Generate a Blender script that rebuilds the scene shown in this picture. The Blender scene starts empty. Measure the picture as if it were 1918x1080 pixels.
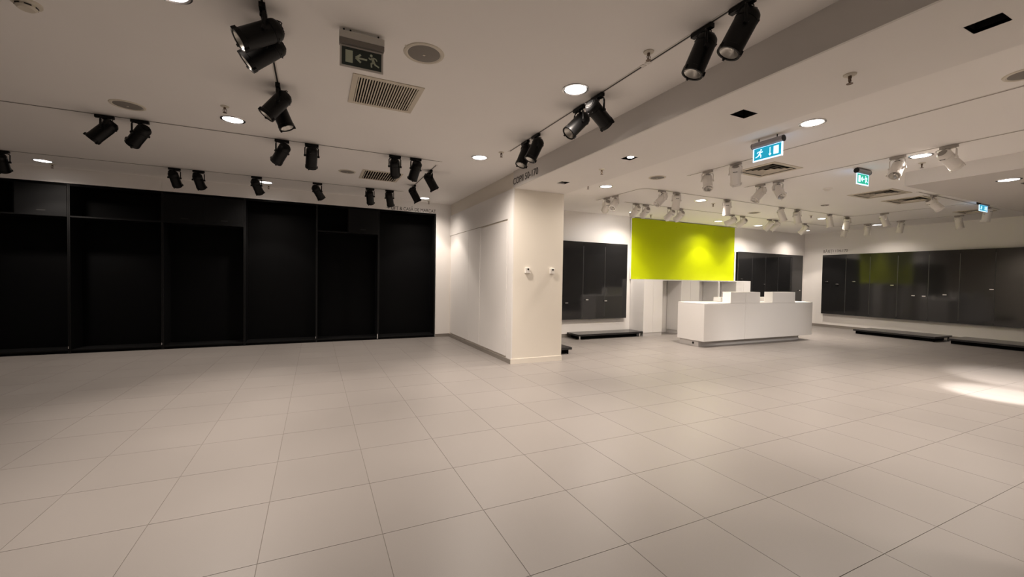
import bpy, math, random
from mathutils import Vector, Matrix

random.seed(7)
scene = bpy.context.scene
col = scene.collection

# ------------------------------------------------------------------ camera
F_PX, YAW, PITCH, ROLL, EYE = 778.665, math.radians(25.345), math.radians(-1.316), math.radians(0.9165), 1.42
fwd = Vector((math.sin(YAW) * math.cos(PITCH), math.cos(YAW) * math.cos(PITCH), math.sin(PITCH)))
rgt = Vector((math.cos(YAW), -math.sin(YAW), 0))
upv = rgt.cross(fwd)
r2 = rgt * math.cos(ROLL) + upv * math.sin(ROLL)
u2 = upv * math.cos(ROLL) - rgt * math.sin(ROLL)
cam_data = bpy.data.cameras.new('camera')
cam_data.sensor_width = 36
cam_data.lens = F_PX / 1918 * 36
cam_data.clip_start = 0.05
cam = bpy.data.objects.new('camera', cam_data)
mw = Matrix.Identity(4)
for i in range(3):
    mw[i][0], mw[i][1], mw[i][2] = r2[i], u2[i], -fwd[i]
mw[2][3] = EYE
cam.matrix_world = mw
col.objects.link(cam)
scene.camera = cam

# ------------------------------------------------------------------ world and exposure
world = bpy.data.worlds.new('world')
scene.world = world
world.use_nodes = True
world.node_tree.nodes['Background'].inputs[0].default_value = (0.9, 0.85, 0.8, 1)
world.node_tree.nodes['Background'].inputs[1].default_value = 0.02
scene.view_settings.view_transform = 'Standard'
scene.view_settings.look = 'None'
scene.view_settings.gamma = 1
scene.view_settings.use_curve_mapping = False
scene.view_settings.exposure = 0.74

# lamp strengths (the lamps themselves are made with their fixtures)
WIDE_WATT, WIDE_ANGLE, WIDE_BLEND = 172.0, 158.0, 1.0
CORE_WATT, CORE_ANGLE, CORE_BLEND = 125.0, 66.0, 1.0
WALL_WATT, WALL_ANGLE, WALL_BLEND = 50.0, 90.0, 0.3
BEAM_COLOR = (1.0, 0.875, 0.765)
DISC_STRENGTH, DISC_COLOR = 3.5, (1.0, 0.95, 0.92)
scene.cycles.max_bounces = 6
scene.cycles.diffuse_bounces = 4
scene.cycles.glossy_bounces = 2
scene.cycles.caustics_reflective = False
scene.cycles.caustics_refractive = False

# ------------------------------------------------------------------ room dimensions
ZL, ZR, ZB, ZS = 3.19, 3.12, 2.915, 2.915      # left ceiling, right ceiling, beam underside, soffit underside
XC0, XC1, YC = 2.97, 3.93, 6.23               # column / wall block
YL, YR, XR = 9.785, 8.70, 15.30               # rear wall left room, rear wall right room, right wall
XW, YF = -6.5, -4.0                           # walls outside the frame

# ------------------------------------------------------------------ materials
def new_mat(name):
    m = bpy.data.materials.new(name)
    m.use_nodes = True
    nt = m.node_tree
    return m, nt, nt.nodes['Principled BSDF']

def mat(name, rgb, rough=0.5, metal=0.0, noise=0.04, scale=6.0, bump=0.0, bscale=300.0, spec=0.5, emit=None, estr=0.0, rnoise=0.0):
    m, nt, b = new_mat(name)
    b.inputs['Roughness'].default_value = rough
    b.inputs['Metallic'].default_value = metal
    b.inputs['Specular IOR Level'].default_value = spec
    tc = nt.nodes.new('ShaderNodeTexCoord')
    nz = nt.nodes.new('ShaderNodeTexNoise')
    nz.inputs['Scale'].default_value = scale
    nz.inputs['Detail'].default_value = 1
    nt.links.new(tc.outputs['Object'], nz.inputs['Vector'])
    mx = nt.nodes.new('ShaderNodeMix')
    mx.data_type = 'RGBA'
    lo = [max(0, c * (1 - noise)) for c in rgb]
    hi = [min(1, c * (1 + noise)) for c in rgb]
    mx.inputs[6].default_value = (*lo, 1)
    mx.inputs[7].default_value = (*hi, 1)
    nt.links.new(nz.outputs['Fac'], mx.inputs[0])
    nt.links.new(mx.outputs[2], b.inputs['Base Color'])
    if rnoise:
        mr = nt.nodes.new('ShaderNodeMapRange')
        mr.inputs[3].default_value = rough - rnoise
        mr.inputs[4].default_value = rough + rnoise
        nt.links.new(nz.outputs['Fac'], mr.inputs[0])
        nt.links.new(mr.outputs[0], b.inputs['Roughness'])
    if bump:
        n2 = nt.nodes.new('ShaderNodeTexNoise')
        n2.inputs['Scale'].default_value = bscale
        nt.links.new(tc.outputs['Object'], n2.inputs['Vector'])
        bp = nt.nodes.new('ShaderNodeBump')
        bp.inputs['Strength'].default_value = bump
        bp.inputs['Distance'].default_value = 0.002
        nt.links.new(n2.outputs['Fac'], bp.inputs['Height'])
        nt.links.new(bp.outputs['Normal'], b.inputs['Normal'])
    if emit:
        b.inputs['Emission Color'].default_value = (*emit, 1)
        b.inputs['Emission Strength'].default_value = estr
    return m

TX0, TDX, TY0, TDY = 2.726, 0.5955, 1.105, 0.620      # tile joints

def tile_mat():
    m, nt, b = new_mat('floor_tile')
    N, L = nt.nodes, nt.links
    geo = N.new('ShaderNodeNewGeometry')
    sub = N.new('ShaderNodeVectorMath'); sub.operation = 'SUBTRACT'
    sub.inputs[1].default_value = (TX0, TY0, 0)
    L.new(geo.outputs['Position'], sub.inputs[0])
    div = N.new('ShaderNodeVectorMath'); div.operation = 'DIVIDE'
    div.inputs[1].default_value = (TDX, TDY, 1000)
    L.new(sub.outputs[0], div.inputs[0])
    flo = N.new('ShaderNodeVectorMath'); flo.operation = 'FLOOR'
    L.new(div.outputs[0], flo.inputs[0])
    wn = N.new('ShaderNodeTexWhiteNoise'); wn.noise_dimensions = '2D'
    L.new(flo.outputs[0], wn.inputs['Vector'])
    nz = N.new('ShaderNodeTexNoise'); nz.inputs['Scale'].default_value = 1.3; nz.inputs['Detail'].default_value = 3
    L.new(geo.outputs['Position'], nz.inputs['Vector'])
    fine = N.new('ShaderNodeTexNoise'); fine.inputs['Scale'].default_value = 160; fine.inputs['Detail'].default_value = 1
    L.new(geo.outputs['Position'], fine.inputs['Vector'])
    def mrange(src, a, c):
        r = N.new('ShaderNodeMapRange'); r.inputs[3].default_value = a; r.inputs[4].default_value = c
        L.new(src, r.inputs[0]); return r.outputs[0]
    def mul(a, c):
        r = N.new('ShaderNodeMath'); r.operation = 'MULTIPLY'; L.new(a, r.inputs[0]); L.new(c, r.inputs[1]); return r.outputs[0]
    v = mul(mul(mrange(wn.outputs['Value'], 0.98, 1.02), mrange(nz.outputs['Fac'], 0.95, 1.05)), mrange(fine.outputs['Fac'], 0.96, 1.04))
    sc = N.new('ShaderNodeVectorMath'); sc.operation = 'SCALE'
    sc.inputs[0].default_value = (0.222, 0.204, 0.192)
    L.new(v, sc.inputs['Scale'])
    L.new(sc.outputs[0], b.inputs['Base Color'])
    L.new(mrange(nz.outputs['Fac'], 0.36, 0.46), b.inputs['Roughness'])
    b.inputs['Specular IOR Level'].default_value = 0.45
    bp = N.new('ShaderNodeBump'); bp.inputs['Strength'].default_value = 0.05; bp.inputs['Distance'].default_value = 0.001
    L.new(fine.outputs['Fac'], bp.inputs['Height']); L.new(bp.outputs['Normal'], b.inputs['Normal'])
    return m

M = {}
M['tile'] = tile_mat()
M['grout'] = mat('grout', (0.16, 0.145, 0.13), 0.9)
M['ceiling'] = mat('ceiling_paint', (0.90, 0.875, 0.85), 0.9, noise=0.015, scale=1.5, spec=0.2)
M['beam'] = mat('beam_shaded_wall', (0.70, 0.675, 0.65), 0.8, noise=0.015, scale=1.5, spec=0.25)  # same paint as the wall, with the beam side's shade put into the colour
M['soffit'] = mat('soffit_grey', (0.60, 0.57, 0.54), 0.9, noise=0.015, scale=1.5, spec=0.2)  # greyer than the ceiling
M['wall'] = mat('wall_paint', (0.84, 0.815, 0.79), 0.75, noise=0.015, scale=1.5, spec=0.3)
M['column'] = mat('column_paint', (0.80, 0.75, 0.67), 0.6, noise=0.015, scale=1.5, spec=0.35)
M['wallboard'] = mat('wall_board', (0.80, 0.78, 0.76), 0.5, noise=0.01, scale=2)
M['base'] = mat('baseboard_grey', (0.24, 0.215, 0.19), 0.5, noise=0.06)
M['black'] = mat('black_laminate', (0.0014, 0.0014, 0.0015), 0.55, noise=0.25, scale=3, spec=0.06)
M['black_panel'] = mat('black_panel_board', (0.0024, 0.0025, 0.0028), 0.55, noise=0.15, scale=2, spec=0.07)
M['black_door'] = mat('black_flap_door', (0.0062, 0.0064, 0.0068), 0.5, noise=0.1, scale=2, spec=0.12)
M['black_edge'] = mat('black_edge_band', (0.0060, 0.0061, 0.0064), 0.45, noise=0.1, spec=0.18)
M['char'] = mat('charcoal_gloss', (0.013, 0.013, 0.0135), 0.09, noise=0.06, scale=2, spec=0.55, rnoise=0.02)
M['charstrip'] = mat('charcoal_upright', (0.06, 0.06, 0.06), 0.35, metal=0.4)
M['platform'] = mat('platform_lacquer', (0.010, 0.009, 0.010), 0.22, noise=0.1, spec=0.6)
M['lime'] = mat('lime_panel', (0.44, 0.515, 0.0), 0.5, noise=0.025, scale=1.2, spec=0.2)
M['white'] = mat('white_laminate', (0.80, 0.785, 0.77), 0.42, noise=0.01, scale=2)
M['plinth'] = mat('plinth_laminate', (0.58, 0.56, 0.55), 0.35, noise=0.03)
M['chrome'] = mat('chrome', (0.75, 0.75, 0.76), 0.22, metal=1.0)
M['blackplastic'] = mat('black_plastic', (0.0030, 0.0029, 0.0030), 0.35, noise=0.1, spec=0.22)
M['blackrib'] = mat('black_rear_cap', (0.0025, 0.0025, 0.0025), 0.5, noise=0.1, spec=0.2)
M['whiteplastic'] = mat('white_plastic', (0.80, 0.77, 0.73), 0.4, noise=0.02)
M['whiterib'] = mat('white_rear_cap', (0.40, 0.37, 0.34), 0.5, noise=0.05)
M['lens'] = mat('lamp_reflector', (0.62, 0.60, 0.56), 0.22, metal=0.65, noise=0.15, scale=25)
M['darkslot'] = mat('dark_slot', (0.012, 0.010, 0.009), 0.6)
M['greyslot'] = mat('grey_slot', (0.22, 0.19, 0.165), 0.6)
M['rail'] = mat('rail_white', (0.72, 0.69, 0.65), 0.5, noise=0.02)
M['grille'] = mat('grille_cream', (0.66, 0.60, 0.50), 0.5, noise=0.03)
M['cavity'] = mat('duct_dark', (0.022, 0.018, 0.015), 0.8)
M['hole'] = mat('recess_black', (0.004, 0.004, 0.004), 0.7)
M['mesh'] = mat('speaker_mesh', (0.22, 0.20, 0.18), 0.7, noise=0.2, scale=500)
M['cream'] = mat('cream_plastic', (0.66, 0.61, 0.52), 0.5, noise=0.02)
M['diffuser'] = mat('downlight_diffuser', (0.9, 0.9, 0.9), 0.4, emit=DISC_COLOR, estr=DISC_STRENGTH)
M['bulb'] = mat('lit_lamp', (0.9, 0.9, 0.9), 0.4, emit=(1.0, 0.93, 0.85), estr=12.0)
M['green_off'] = mat('sign_green_unlit', (0.004, 0.016, 0.011), 0.3, noise=0.05)
M['cream_off'] = mat('sign_pictogram_unlit', (0.50, 0.56, 0.44), 0.5, noise=0.05)
M['signwhite'] = mat('sign_plate_white', (0.62, 0.60, 0.56), 0.4)
M['sign_lit_teal'] = mat('sign_teal_lit', (0.0, 0.10, 0.14), 0.3, emit=(0.004, 0.20, 0.30), estr=1.0)
M['sign_lit_green'] = mat('sign_green_lit', (0.0, 0.15, 0.10), 0.3, emit=(0.004, 0.26, 0.16), estr=1.0)
M['sign_lit_white'] = mat('sign_white_lit', (0.7, 0.8, 0.9), 0.3, emit=(0.42, 0.66, 1.0), estr=1.15)
M['sign_grey'] = mat('sign_housing_grey', (0.36, 0.34, 0.35), 0.35, metal=0.3)
M['text'] = mat('dark_lettering', (0.02, 0.018, 0.016), 0.6)
M['text_soft'] = mat('brown_lettering', (0.10, 0.085, 0.075), 0.6)
M['copper'] = mat('sprinkler_brass', (0.16, 0.11, 0.08), 0.4, metal=0.6)

# ------------------------------------------------------------------ mesh builder
class MB:
    def __init__(s): s.v, s.f = [], []
    def add(s, vs, fs):
        o = len(s.v); s.v += [tuple(p) for p in vs]; s.f += [tuple(i + o for i in f) for f in fs]; return s
    def box(s, x0, y0, z0, x1, y1, z1):
        x0, x1 = min(x0, x1), max(x0, x1); y0, y1 = min(y0, y1), max(y0, y1); z0, z1 = min(z0, z1), max(z0, z1)
        v = [(x0, y0, z0), (x1, y0, z0), (x1, y1, z0), (x0, y1, z0), (x0, y0, z1), (x1, y0, z1), (x1, y1, z1), (x0, y1, z1)]
        return s.add(v, [(3, 2, 1, 0), (4, 5, 6, 7), (0, 1, 5, 4), (1, 2, 6, 5), (2, 3, 7, 6), (3, 0, 4, 7)])
    def slab(s, x0, y0, x1, y1, z0, z1, holes):
        xs = sorted({x0, x1, *[h[0] for h in holes], *[h[2] for h in holes]})
        ys = sorted({y0, y1, *[h[1] for h in holes], *[h[3] for h in holes]})
        for i in range(len(ys) - 1):
            run = None
            for j in range(len(xs) - 1):
                cx, cy = (xs[j] + xs[j + 1]) / 2, (ys[i] + ys[i + 1]) / 2
                hole = any(h[0] < cx < h[2] and h[1] < cy < h[3] for h in holes)
                if not hole:
                    run = (run[0], xs[j + 1]) if run else (xs[j], xs[j + 1])
                if (hole or j == len(xs) - 2) and run:
                    s.box(run[0], ys[i], z0, run[1], ys[i + 1], z1); run = None
        return s
    def lathe(s, prof, n=20, cap0=True, cap1=True, cx=0, cy=0, axis='z'):
        vs, fs = [], []
        for (r, z) in prof:
            for k in range(n):
                a = 2 * math.pi * k / n
                p = (r * math.cos(a), r * math.sin(a), z)
                if axis == 'x': p = (p[2], p[0], p[1])
                if axis == 'y': p = (p[1], p[2], p[0])
                vs.append((p[0] + cx, p[1] + cy, p[2]))
        m = len(prof)
        for i in range(m - 1):
            for k in range(n):
                k2 = (k + 1) % n
                fs.append((i * n + k, i * n + k2, (i + 1) * n + k2, (i + 1) * n + k))
        if cap0: fs.append(tuple(range(n - 1, -1, -1)))
        if cap1: fs.append(tuple((m - 1) * n + k for k in range(n)))
        return s.add(vs, fs)
    def tube(s, pts, r, n=8):
        pts = [Vector(p) for p in pts]
        rings = []
        for i, p in enumerate(pts):
            t = (pts[min(i + 1, len(pts) - 1)] - pts[max(i - 1, 0)]).normalized()
            ref = Vector((0, 0, 1)) if abs(t.z) < 0.9 else Vector((1, 0, 0))
            a = t.cross(ref).normalized(); b = t.cross(a)
            rings.append([p + a * (r * math.cos(2 * math.pi * k / n)) + b * (r * math.sin(2 * math.pi * k / n)) for k in range(n)])
        vs = [q for rg in rings for q in rg]; fs = []
        for i in range(len(pts) - 1):
            for k in range(n):
                k2 = (k + 1) % n
                fs.append((i * n + k, (i + 1) * n + k, (i + 1) * n + k2, i * n + k2))
        fs.append(tuple(range(n))); fs.append(tuple((len(pts) - 1) * n + k for k in range(n - 1, -1, -1)))
        return s.add(vs, fs)
    def strip(s, pts, w, z0, z1):
        """flat ribbon of width w along a horizontal polyline"""
        L = [Vector((p[0], p[1], 0)) for p in pts]; vs = []
        for i, p in enumerate(L):
            t = (L[min(i + 1, len(L) - 1)] - L[max(i - 1, 0)]).normalized(); nrm = Vector((-t.y, t.x, 0)) * (w / 2)
            vs += [(p.x + nrm.x, p.y + nrm.y, z0), (p.x - nrm.x, p.y - nrm.y, z0), (p.x - nrm.x, p.y - nrm.y, z1), (p.x + nrm.x, p.y + nrm.y, z1)]
        fs = [(0, 3, 2, 1)]
        for i in range(len(L) - 1):
            a, b = i * 4, i * 4 + 4
            for k in range(4):
                k2 = (k + 1) % 4
                fs.append((a + k, b + k, b + k2, a + k2))
        e = (len(L) - 1) * 4
        fs.append((e, e + 1, e + 2, e + 3))
        return s.add(vs, fs)
    def poly(s, frame, pts, t):
        """extruded flat polygon; frame = (origin, u, v, n), pts counter-clockwise in (u, v)"""
        o, u, v, n = frame
        A = [o + u * p[0] + v * p[1] for p in pts]; B = [q + n * t for q in A]; k = len(pts)
        fs = [tuple(range(k - 1, -1, -1)), tuple(range(k, 2 * k))] + [(i, (i + 1) % k, (i + 1) % k + k, i + k) for i in range(k)]
        return s.add(A + B, fs)
    def mesh(s, name, smooth=False):
        me = bpy.data.meshes.new(name); me.from_pydata(s.v, [], s.f); me.update()
        import bmesh
        bm = bmesh.new(); bm.from_mesh(me); bmesh.ops.recalc_face_normals(bm, faces=bm.faces); bm.to_mesh(me); bm.free()
        if smooth:
            me.shade_smooth(); me.set_sharp_from_angle(angle=math.radians(35))
        return me
    def build(s, name, material, parent=None, smooth=False, bevel=0.0):
        o = bpy.data.objects.new(name, s.mesh(name, smooth)); o.data.materials.append(M[material])
        col.objects.link(o)
        if parent: o.parent = parent
        if bevel:
            md = o.modifiers.new('bevel', 'BEVEL'); md.width = bevel; md.segments = 2; md.limit_method = 'ANGLE'
        return o

def place(name, me, parent, loc=(0, 0, 0), rot=(0, 0, 0)):
    o = bpy.data.objects.new(name, me); col.objects.link(o)
    o.parent = parent; o.location = loc; o.rotation_euler = rot
    return o

def tag(o, label=None, cat=None, group=None, kind=None):
    if label: o['label'] = label
    if cat: o['category'] = cat
    if group: o['group'] = group
    if kind: o['kind'] = kind
    return o

def thing(name, loc, label, cat, group=None):
    o = bpy.data.objects.new(name, None); o.empty_display_size = 0.1
    o.location = loc; col.objects.link(o)
    return tag(o, label, cat, group)

def struct(o): o['kind'] = 'structure'; return o

def material_of(me, m):
    me.materials.append(M[m]); return me

# ------------------------------------------------------------------ floor of tiles
floor = struct(MB().box(XW, YF, -0.12, XR + 0.3, YL + 0.6, -0.0022).build('floor', 'grout'))
g = 0.0016
tile_me = material_of(MB().box(g, g, -0.02, TDX - g, TDY - g, 0).mesh('tile'), 'tile')
cells = []
for i in range(-16, 22):
    for j in range(-9, 15):
        x, y = TX0 + i * TDX, TY0 + j * TDY
        if x + TDX < XW or x > XR or y + TDY < YF or y > YL + 0.05: continue
        c = Vector((x + TDX / 2, y + TDY / 2, -EYE))
        vis = False
        for q in ((0, 0), (1, 0), (0, 1), (1, 1), (.5, .5)):
            p = Vector((x + q[0] * TDX, y + q[1] * TDY, -EYE))
            d = p.dot(fwd)
            if d > 0.1 and abs(p.dot(r2) / d) < 1.24 and abs(p.dot(u2) / d) < 0.70: vis = True
        blocked = (c.x > XC1 - .3 and c.y > YR + .3) or (XC0 + .3 < c.x < XC1 - .3 and c.y > YC + .3)
        cells.append(((0 if vis and not blocked else 1), c.length, x, y))
cells.sort()
rest = MB()
for n, (hid, dist, x, y) in enumerate(cells):
    if n < 300 and not hid:
        place('tile', tile_me, floor, (x, y, 0))
    else:
        rest.box(x + g, y + g, -0.02, x + TDX - g, y + TDY - g, 0)
tag(rest.build('tile_field', 'tile', floor), kind='stuff')

# ------------------------------------------------------------------ walls, column, ceilings, beam
struct(MB().box(XW - 0.2, YF, 0, XW, YL, ZL).build('wall_left', 'wall'))
struct(MB().box(XW, YF - 0.2, 0, XR, YF, ZL).build('wall_front', 'wall'))
wb = MB().box(XW, YL, 2.945, 2.605, YL + 0.5, ZL).box(2.605, YL, 0, XC0, YL + 0.5, ZL).box(XW, YL, 0, -5.15, YL + 0.5, 2.945)
struct(wb.build('wall_back', 'wall'))
struct(MB().box(XC1, YR, 0, XR + 0.2, YR + 0.3, ZR + 0.1).build('wall_rear', 'wall'))
wr = struct(MB().box(XR, YF, 0, XR + 0.2, YR, ZR + 0.1).build('wall_right', 'wall'))
column = struct(MB().box(XC0, YC, 0, XC1, YL + 0.5, ZL + 0.1).build('wall_column', 'column'))
# boards cladding the side of the wall block
for (y0, y1, z1) in ((8.420, 9.700, 2.425), (7.735, 8.408, 2.425), (6.455, 7.712, 2.405)):
    MB().box(XC0 - 0.022, y0, 0.10, XC0, y1, z1).build('wall_board', 'wallboard', column, bevel=0.002)
MB().box(XC0 - 0.022, YC + 0.0, 0.075, XC0, 6.432, ZB).build('wall_board', 'wallboard', column)
MB().box(XC0 - 0.022, 6.432, 2.438, XC0, YL, ZB).build('wall_board', 'wallboard', column)
# second column under the beam, to the right of the view
struct(MB().box(XC0, -0.92, 0, XC1, 0.04, ZB).build('wall_pillar', 'column'))

L1 = (0.335, 3.955, 0.875, 4.525)
L2 = (0.745, 7.345, 1.315, 7.945)
R1 = (5.85, 3.78, 6.41, 4.34); R2 = (9.22, 3.84, 9.82, 4.44); R3 = (10.42, 3.88, 11.0, 4.42); R4 = (13.25, 3.86, 13.75, 4.30)
struct(MB().slab(XW, YF, XC0, YL + 0.5, ZL, ZL + 0.06, [L1, L2]).build('ceiling', 'ceiling'))
struct(MB().slab(XC1, YF, XR + 0.2, YR + 0.2, ZR, ZR + 0.06, [R1, R2, R3, R4]).build('ceiling', 'ceiling'))
GIM = [(3.34, 2.435, 3.525, 2.560), (3.385, 0.95, 3.522, 1.095), (3.385, 3.94, 3.525, 4.08), (3.385, 5.425, 3.52, 5.575)]
beam = MB().slab(XC0, YF, XC1, YC, ZB, ZB + 0.02, GIM)
beam.box(XC0, YF, ZB + 0.02, XC0 + 0.02, YC, ZL + 0.06).box(XC1 - 0.02, YF, ZB + 0.02, XC1, YC, ZR + 0.06)
bo = struct(beam.build('ceiling_beam', 'wall'))
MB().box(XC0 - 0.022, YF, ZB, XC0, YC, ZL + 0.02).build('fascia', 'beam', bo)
G5 = (9.17, 2.18, 9.36, 2.32)
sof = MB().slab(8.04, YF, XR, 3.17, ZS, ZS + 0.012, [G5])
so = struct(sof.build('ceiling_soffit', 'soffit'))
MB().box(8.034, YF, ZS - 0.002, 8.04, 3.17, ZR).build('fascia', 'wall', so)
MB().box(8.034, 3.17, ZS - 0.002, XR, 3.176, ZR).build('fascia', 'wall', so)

# baseboards
def baseboard(side, x0, y0, x1, y1, m='base', h=0.072):
    struct(MB().box(x0, y0, 0, x1, y1, h).build('baseboard_' + side, m))
baseboard('column_side', XC0 - 0.030, YC, XC0, YL)
baseboard('column_front', XC0 - 0.030, YC - 0.008, XC1 + 0.008, YC, 'column', 0.085)
baseboard('back', 2.61, YL - 0.012, XC0 - 0.030, YL)
baseboard('rear', XC1, YR - 0.012, 7.6, YR, 'base', 0.085)
baseboard('rear_right', 11.8, YR - 0.012, XR, YR)
baseboard('right', XR - 0.014, YF, XR, YR - 0.012, 'base', 0.085)

# ------------------------------------------------------------------ built-in black bays
DIV = [-5.13, -3.85, -2.57, -1.275, 0.028, 1.291, 2.590]
BAYS = [
    ('half_left', 'leftmost black built-in bay with a flap door top right, cut by the picture edge'),
    ('open', 'black built-in bay with one wide open top compartment, second from the left'),
    ('doors', 'black built-in bay closed by flap doors along its top, third from the left'),
    ('full', 'tall black built-in bay without a shelf, fourth from the left'),
    ('half_left', 'black built-in bay with small open cube and flap door on top, fifth from the left'),
    ('full', 'rightmost tall black built-in bay beside the white wall strip'),
]
DEP, TH, ZT, ZSH = 0.42, 0.018, 2.935, 2.365
for k, (style, label) in enumerate(BAYS):
    x0, x1 = DIV[k] + 0.001, DIV[k + 1] - 0.001
    t = thing('shelving_bay', (x0, YL, 0), label, 'shelving bay', 'black built-in bays along the rear wall')
    def part(name, a, b, m='black', **kw):
        o = MB().box(a[0] - x0, a[1] - YL, a[2], b[0] - x0, b[1] - YL, b[2]).build(name, m, t, **kw); return o
    fy = YL - 0.004
    part('side_panel', (x0, fy, 0.0), (x0 + TH, YL + DEP, ZT), 'black_edge', bevel=0.001)
    part('side_panel', (x1 - TH, fy, 0.0), (x1, YL + DEP, ZT), 'black_edge', bevel=0.001)
    part('back_panel', (x0 + TH, YL + DEP - 0.02, 0.0), (x1 - TH, YL + DEP, ZT), 'black_panel')
    part('top_board', (x0 + TH, fy, ZT - 0.035), (x1 - TH, YL + DEP - 0.02, ZT), 'black')
    part('bottom_board', (x0 + TH, fy + 0.004, 0.045), (x1 - TH, YL + DEP - 0.02, 0.07), 'black_edge')
    part('plinth', (x0 + TH, fy + 0.012, 0.0), (x1 - TH, YL + 0.03, 0.045), 'black')
    xa, xb = x0 + TH, x1 - TH
    if style != 'full':
        part('shelf', (xa, fy + 0.002, ZSH), (xb, YL + DEP - 0.02, ZSH + 0.025), 'black_edge')
    doors = []
    xm = x0 + 0.61
    if style == 'half_left':
        part('divider', (xm - 0.009, fy + 0.004, ZSH + 0.025), (xm + 0.009, YL + DEP - 0.02, ZT - 0.035), 'black')
        doors = [(xm + 0.011, xb - 0.002)]
    if style == 'doors':
        c = (xa + xb) / 2
        doors = [(xa + 0.002, c - 0.002), (c + 0.002, xb - 0.002)]
    for (a, b) in doors:
        d = part('flap_door', (a, fy - 0.008, ZSH + 0.004), (b, fy + 0.010, ZT - 0.037), 'black_door', bevel=0.0015)
        h = MB().box((a + b) / 2 - x0 - 0.055, fy - 0.012 - YL, ZSH + 0.085, (a + b) / 2 - x0 + 0.055, fy - 0.008 - YL, ZSH + 0.10).build('finger_pull', 'hole', d)
    # small bright foot clip at the foot of the divider
    if k in (0, 1, 3):
        part('clip', (x1 - 0.016, fy - 0.006, 0.085), (x1 - 0.006, fy, 0.125), 'chrome')
    if k == 4:
        part('clip', (x1 - 0.020, fy - 0.006, 0.02), (x1 - 0.002, fy, 0.125), 'chrome')

# ------------------------------------------------------------------ lettering
def lettering(name, text, size, origin, rot, m, label, width):
    def shape(body):
        cu = bpy.data.curves.new('letter', 'FONT'); cu.body = body; cu.size = size; cu.extrude = 0.001
        tmp = bpy.data.objects.new('tmp', cu); col.objects.link(tmp)
        bpy.context.view_layer.update()
        me = bpy.data.meshes.new_from_object(tmp.evaluated_get(bpy.context.evaluated_depsgraph_get()))
        bpy.data.objects.remove(tmp); bpy.data.curves.remove(cu)
        return me
    right = lambda me: max(v.co.x for v in me.vertices)
    whole = shape(text)
    mn = min(v.co.x for v in whole.vertices); sx = width / (right(whole) - mn)
    t = thing(name, origin, label, 'lettering'); t.rotation_euler = rot
    for i, ch in enumerate(text):
        if ch == ' ': continue
        me = shape(ch); dx = right(shape(text[:i + 1])) - right(me)
        for v in me.vertices: v.co.x = (v.co.x + dx - mn) * sx
        me.materials.clear(); me.materials.append(M[m]); me.name = 'letter'
        place('letter', me, t)
    return t
H90 = math.pi / 2
lettering('wall_lettering', '\u2192 LIFT & CAS\u0102 DE MARCAT', 0.108, (1.455, YL - 0.002, 2.962), (H90, 0, 0), 'text', 'dark lettering LIFT & CAS\u0102 DE MARCAT with arrow above the black bays', 1.135)
lettering('beam_lettering', 'COPII 50-170', 0.145, (XC0 - 0.025, 6.235, 2.968), (H90, 0, -H90), 'text', 'dark lettering COPII 50-170 on the shaded side of the ceiling beam', 0.845)
lettering('wall_lettering', 'B\u0102IE\u021aI 134-170', 0.125, (XR - 0.002, 8.11, 2.455), (H90, 0, -H90), 'text_soft', 'faint brown lettering B\u0102IE\u021aI 134-170 above the long panels on the right wall', 0.70)

# ------------------------------------------------------------------ wall panels with uprights and hooks
def panel_wall(name, label, axis, at, seams, hooks, z0=0.445, z1=2.37, depth=0.11):
    """axis 'y': runs along X with its face at Y=at ; axis 'x': runs along Y with its face at X=at"""
    o0 = seams[0]
    t = thing(name, (o0, at, 0) if axis == 'y' else (at, o0, 0), label, 'display unit', 'charcoal display panels on the walls')
    def bx(a0, a1, d0, d1, za, zb):
        m = MB()
        return m.box(a0 - o0, d0, za, a1 - o0, d1, zb) if axis == 'y' else m.box(d0, a0 - o0, za, d1, a1 - o0, zb)
    bx(seams[0], seams[-1], 0.018, depth, z0 + 0.01, z1 - 0.01).build('backing_frame', 'black_edge', t)
    for a, b in zip(seams[:-1], seams[1:]):
        s = 1 if b > a else -1
        bx(a + s * 0.002, b - s * 0.002, 0.0, 0.018, z0, z1).build('board', 'char', t)
    for a in seams[1:-1]:
        bx(a - 0.007, a + 0.007, -0.003, 0.0, z0 + 0.06, z1 - 0.10).build('upright', 'charstrip', t)
    for (a, z) in hooks:
        bx(a - 0.04, a + 0.04, -0.03, 0.0, z - 0.014, z + 0.014).build('hook', 'chrome', t, bevel=0.004)
    return t
panel_wall('display_unit', 'charcoal wall panel partly hidden behind the white column', 'y', YR - 0.11,
           [4.70, 5.36, 6.02, 6.69, 7.41], [(5.537, 0.856), (6.134, 0.93), (6.713, 0.899)])
panel_wall('display_unit', 'charcoal wall panel to the right of the lime board, behind the counter', 'y', YR - 0.11,
           [11.75, 12.41, 13.06, 13.70, 14.37, 15.03], [(11.909, 1.535), (13.006, 1.38), (14.844, 1.188)])
K = 15.19 / 14.85
panel_wall('display_unit', 'long glossy charcoal panel row on the right-hand wall reflecting the lime board', 'x', 15.19,
           [8.07, 7.39, 6.755, 6.09, 5.42, 4.81, 4.185, 3.53, 2.90, 2.25],
           [(7.74 * K, 1.50), (7.443 * K, 1.418), (6.994 * K, 1.509), (6.063 * K, 1.413), (5.594 * K, 1.13), (5.372 * K, 1.124), (4.963 * K, 1.18), (4.134 * K, 1.347)])

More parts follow.
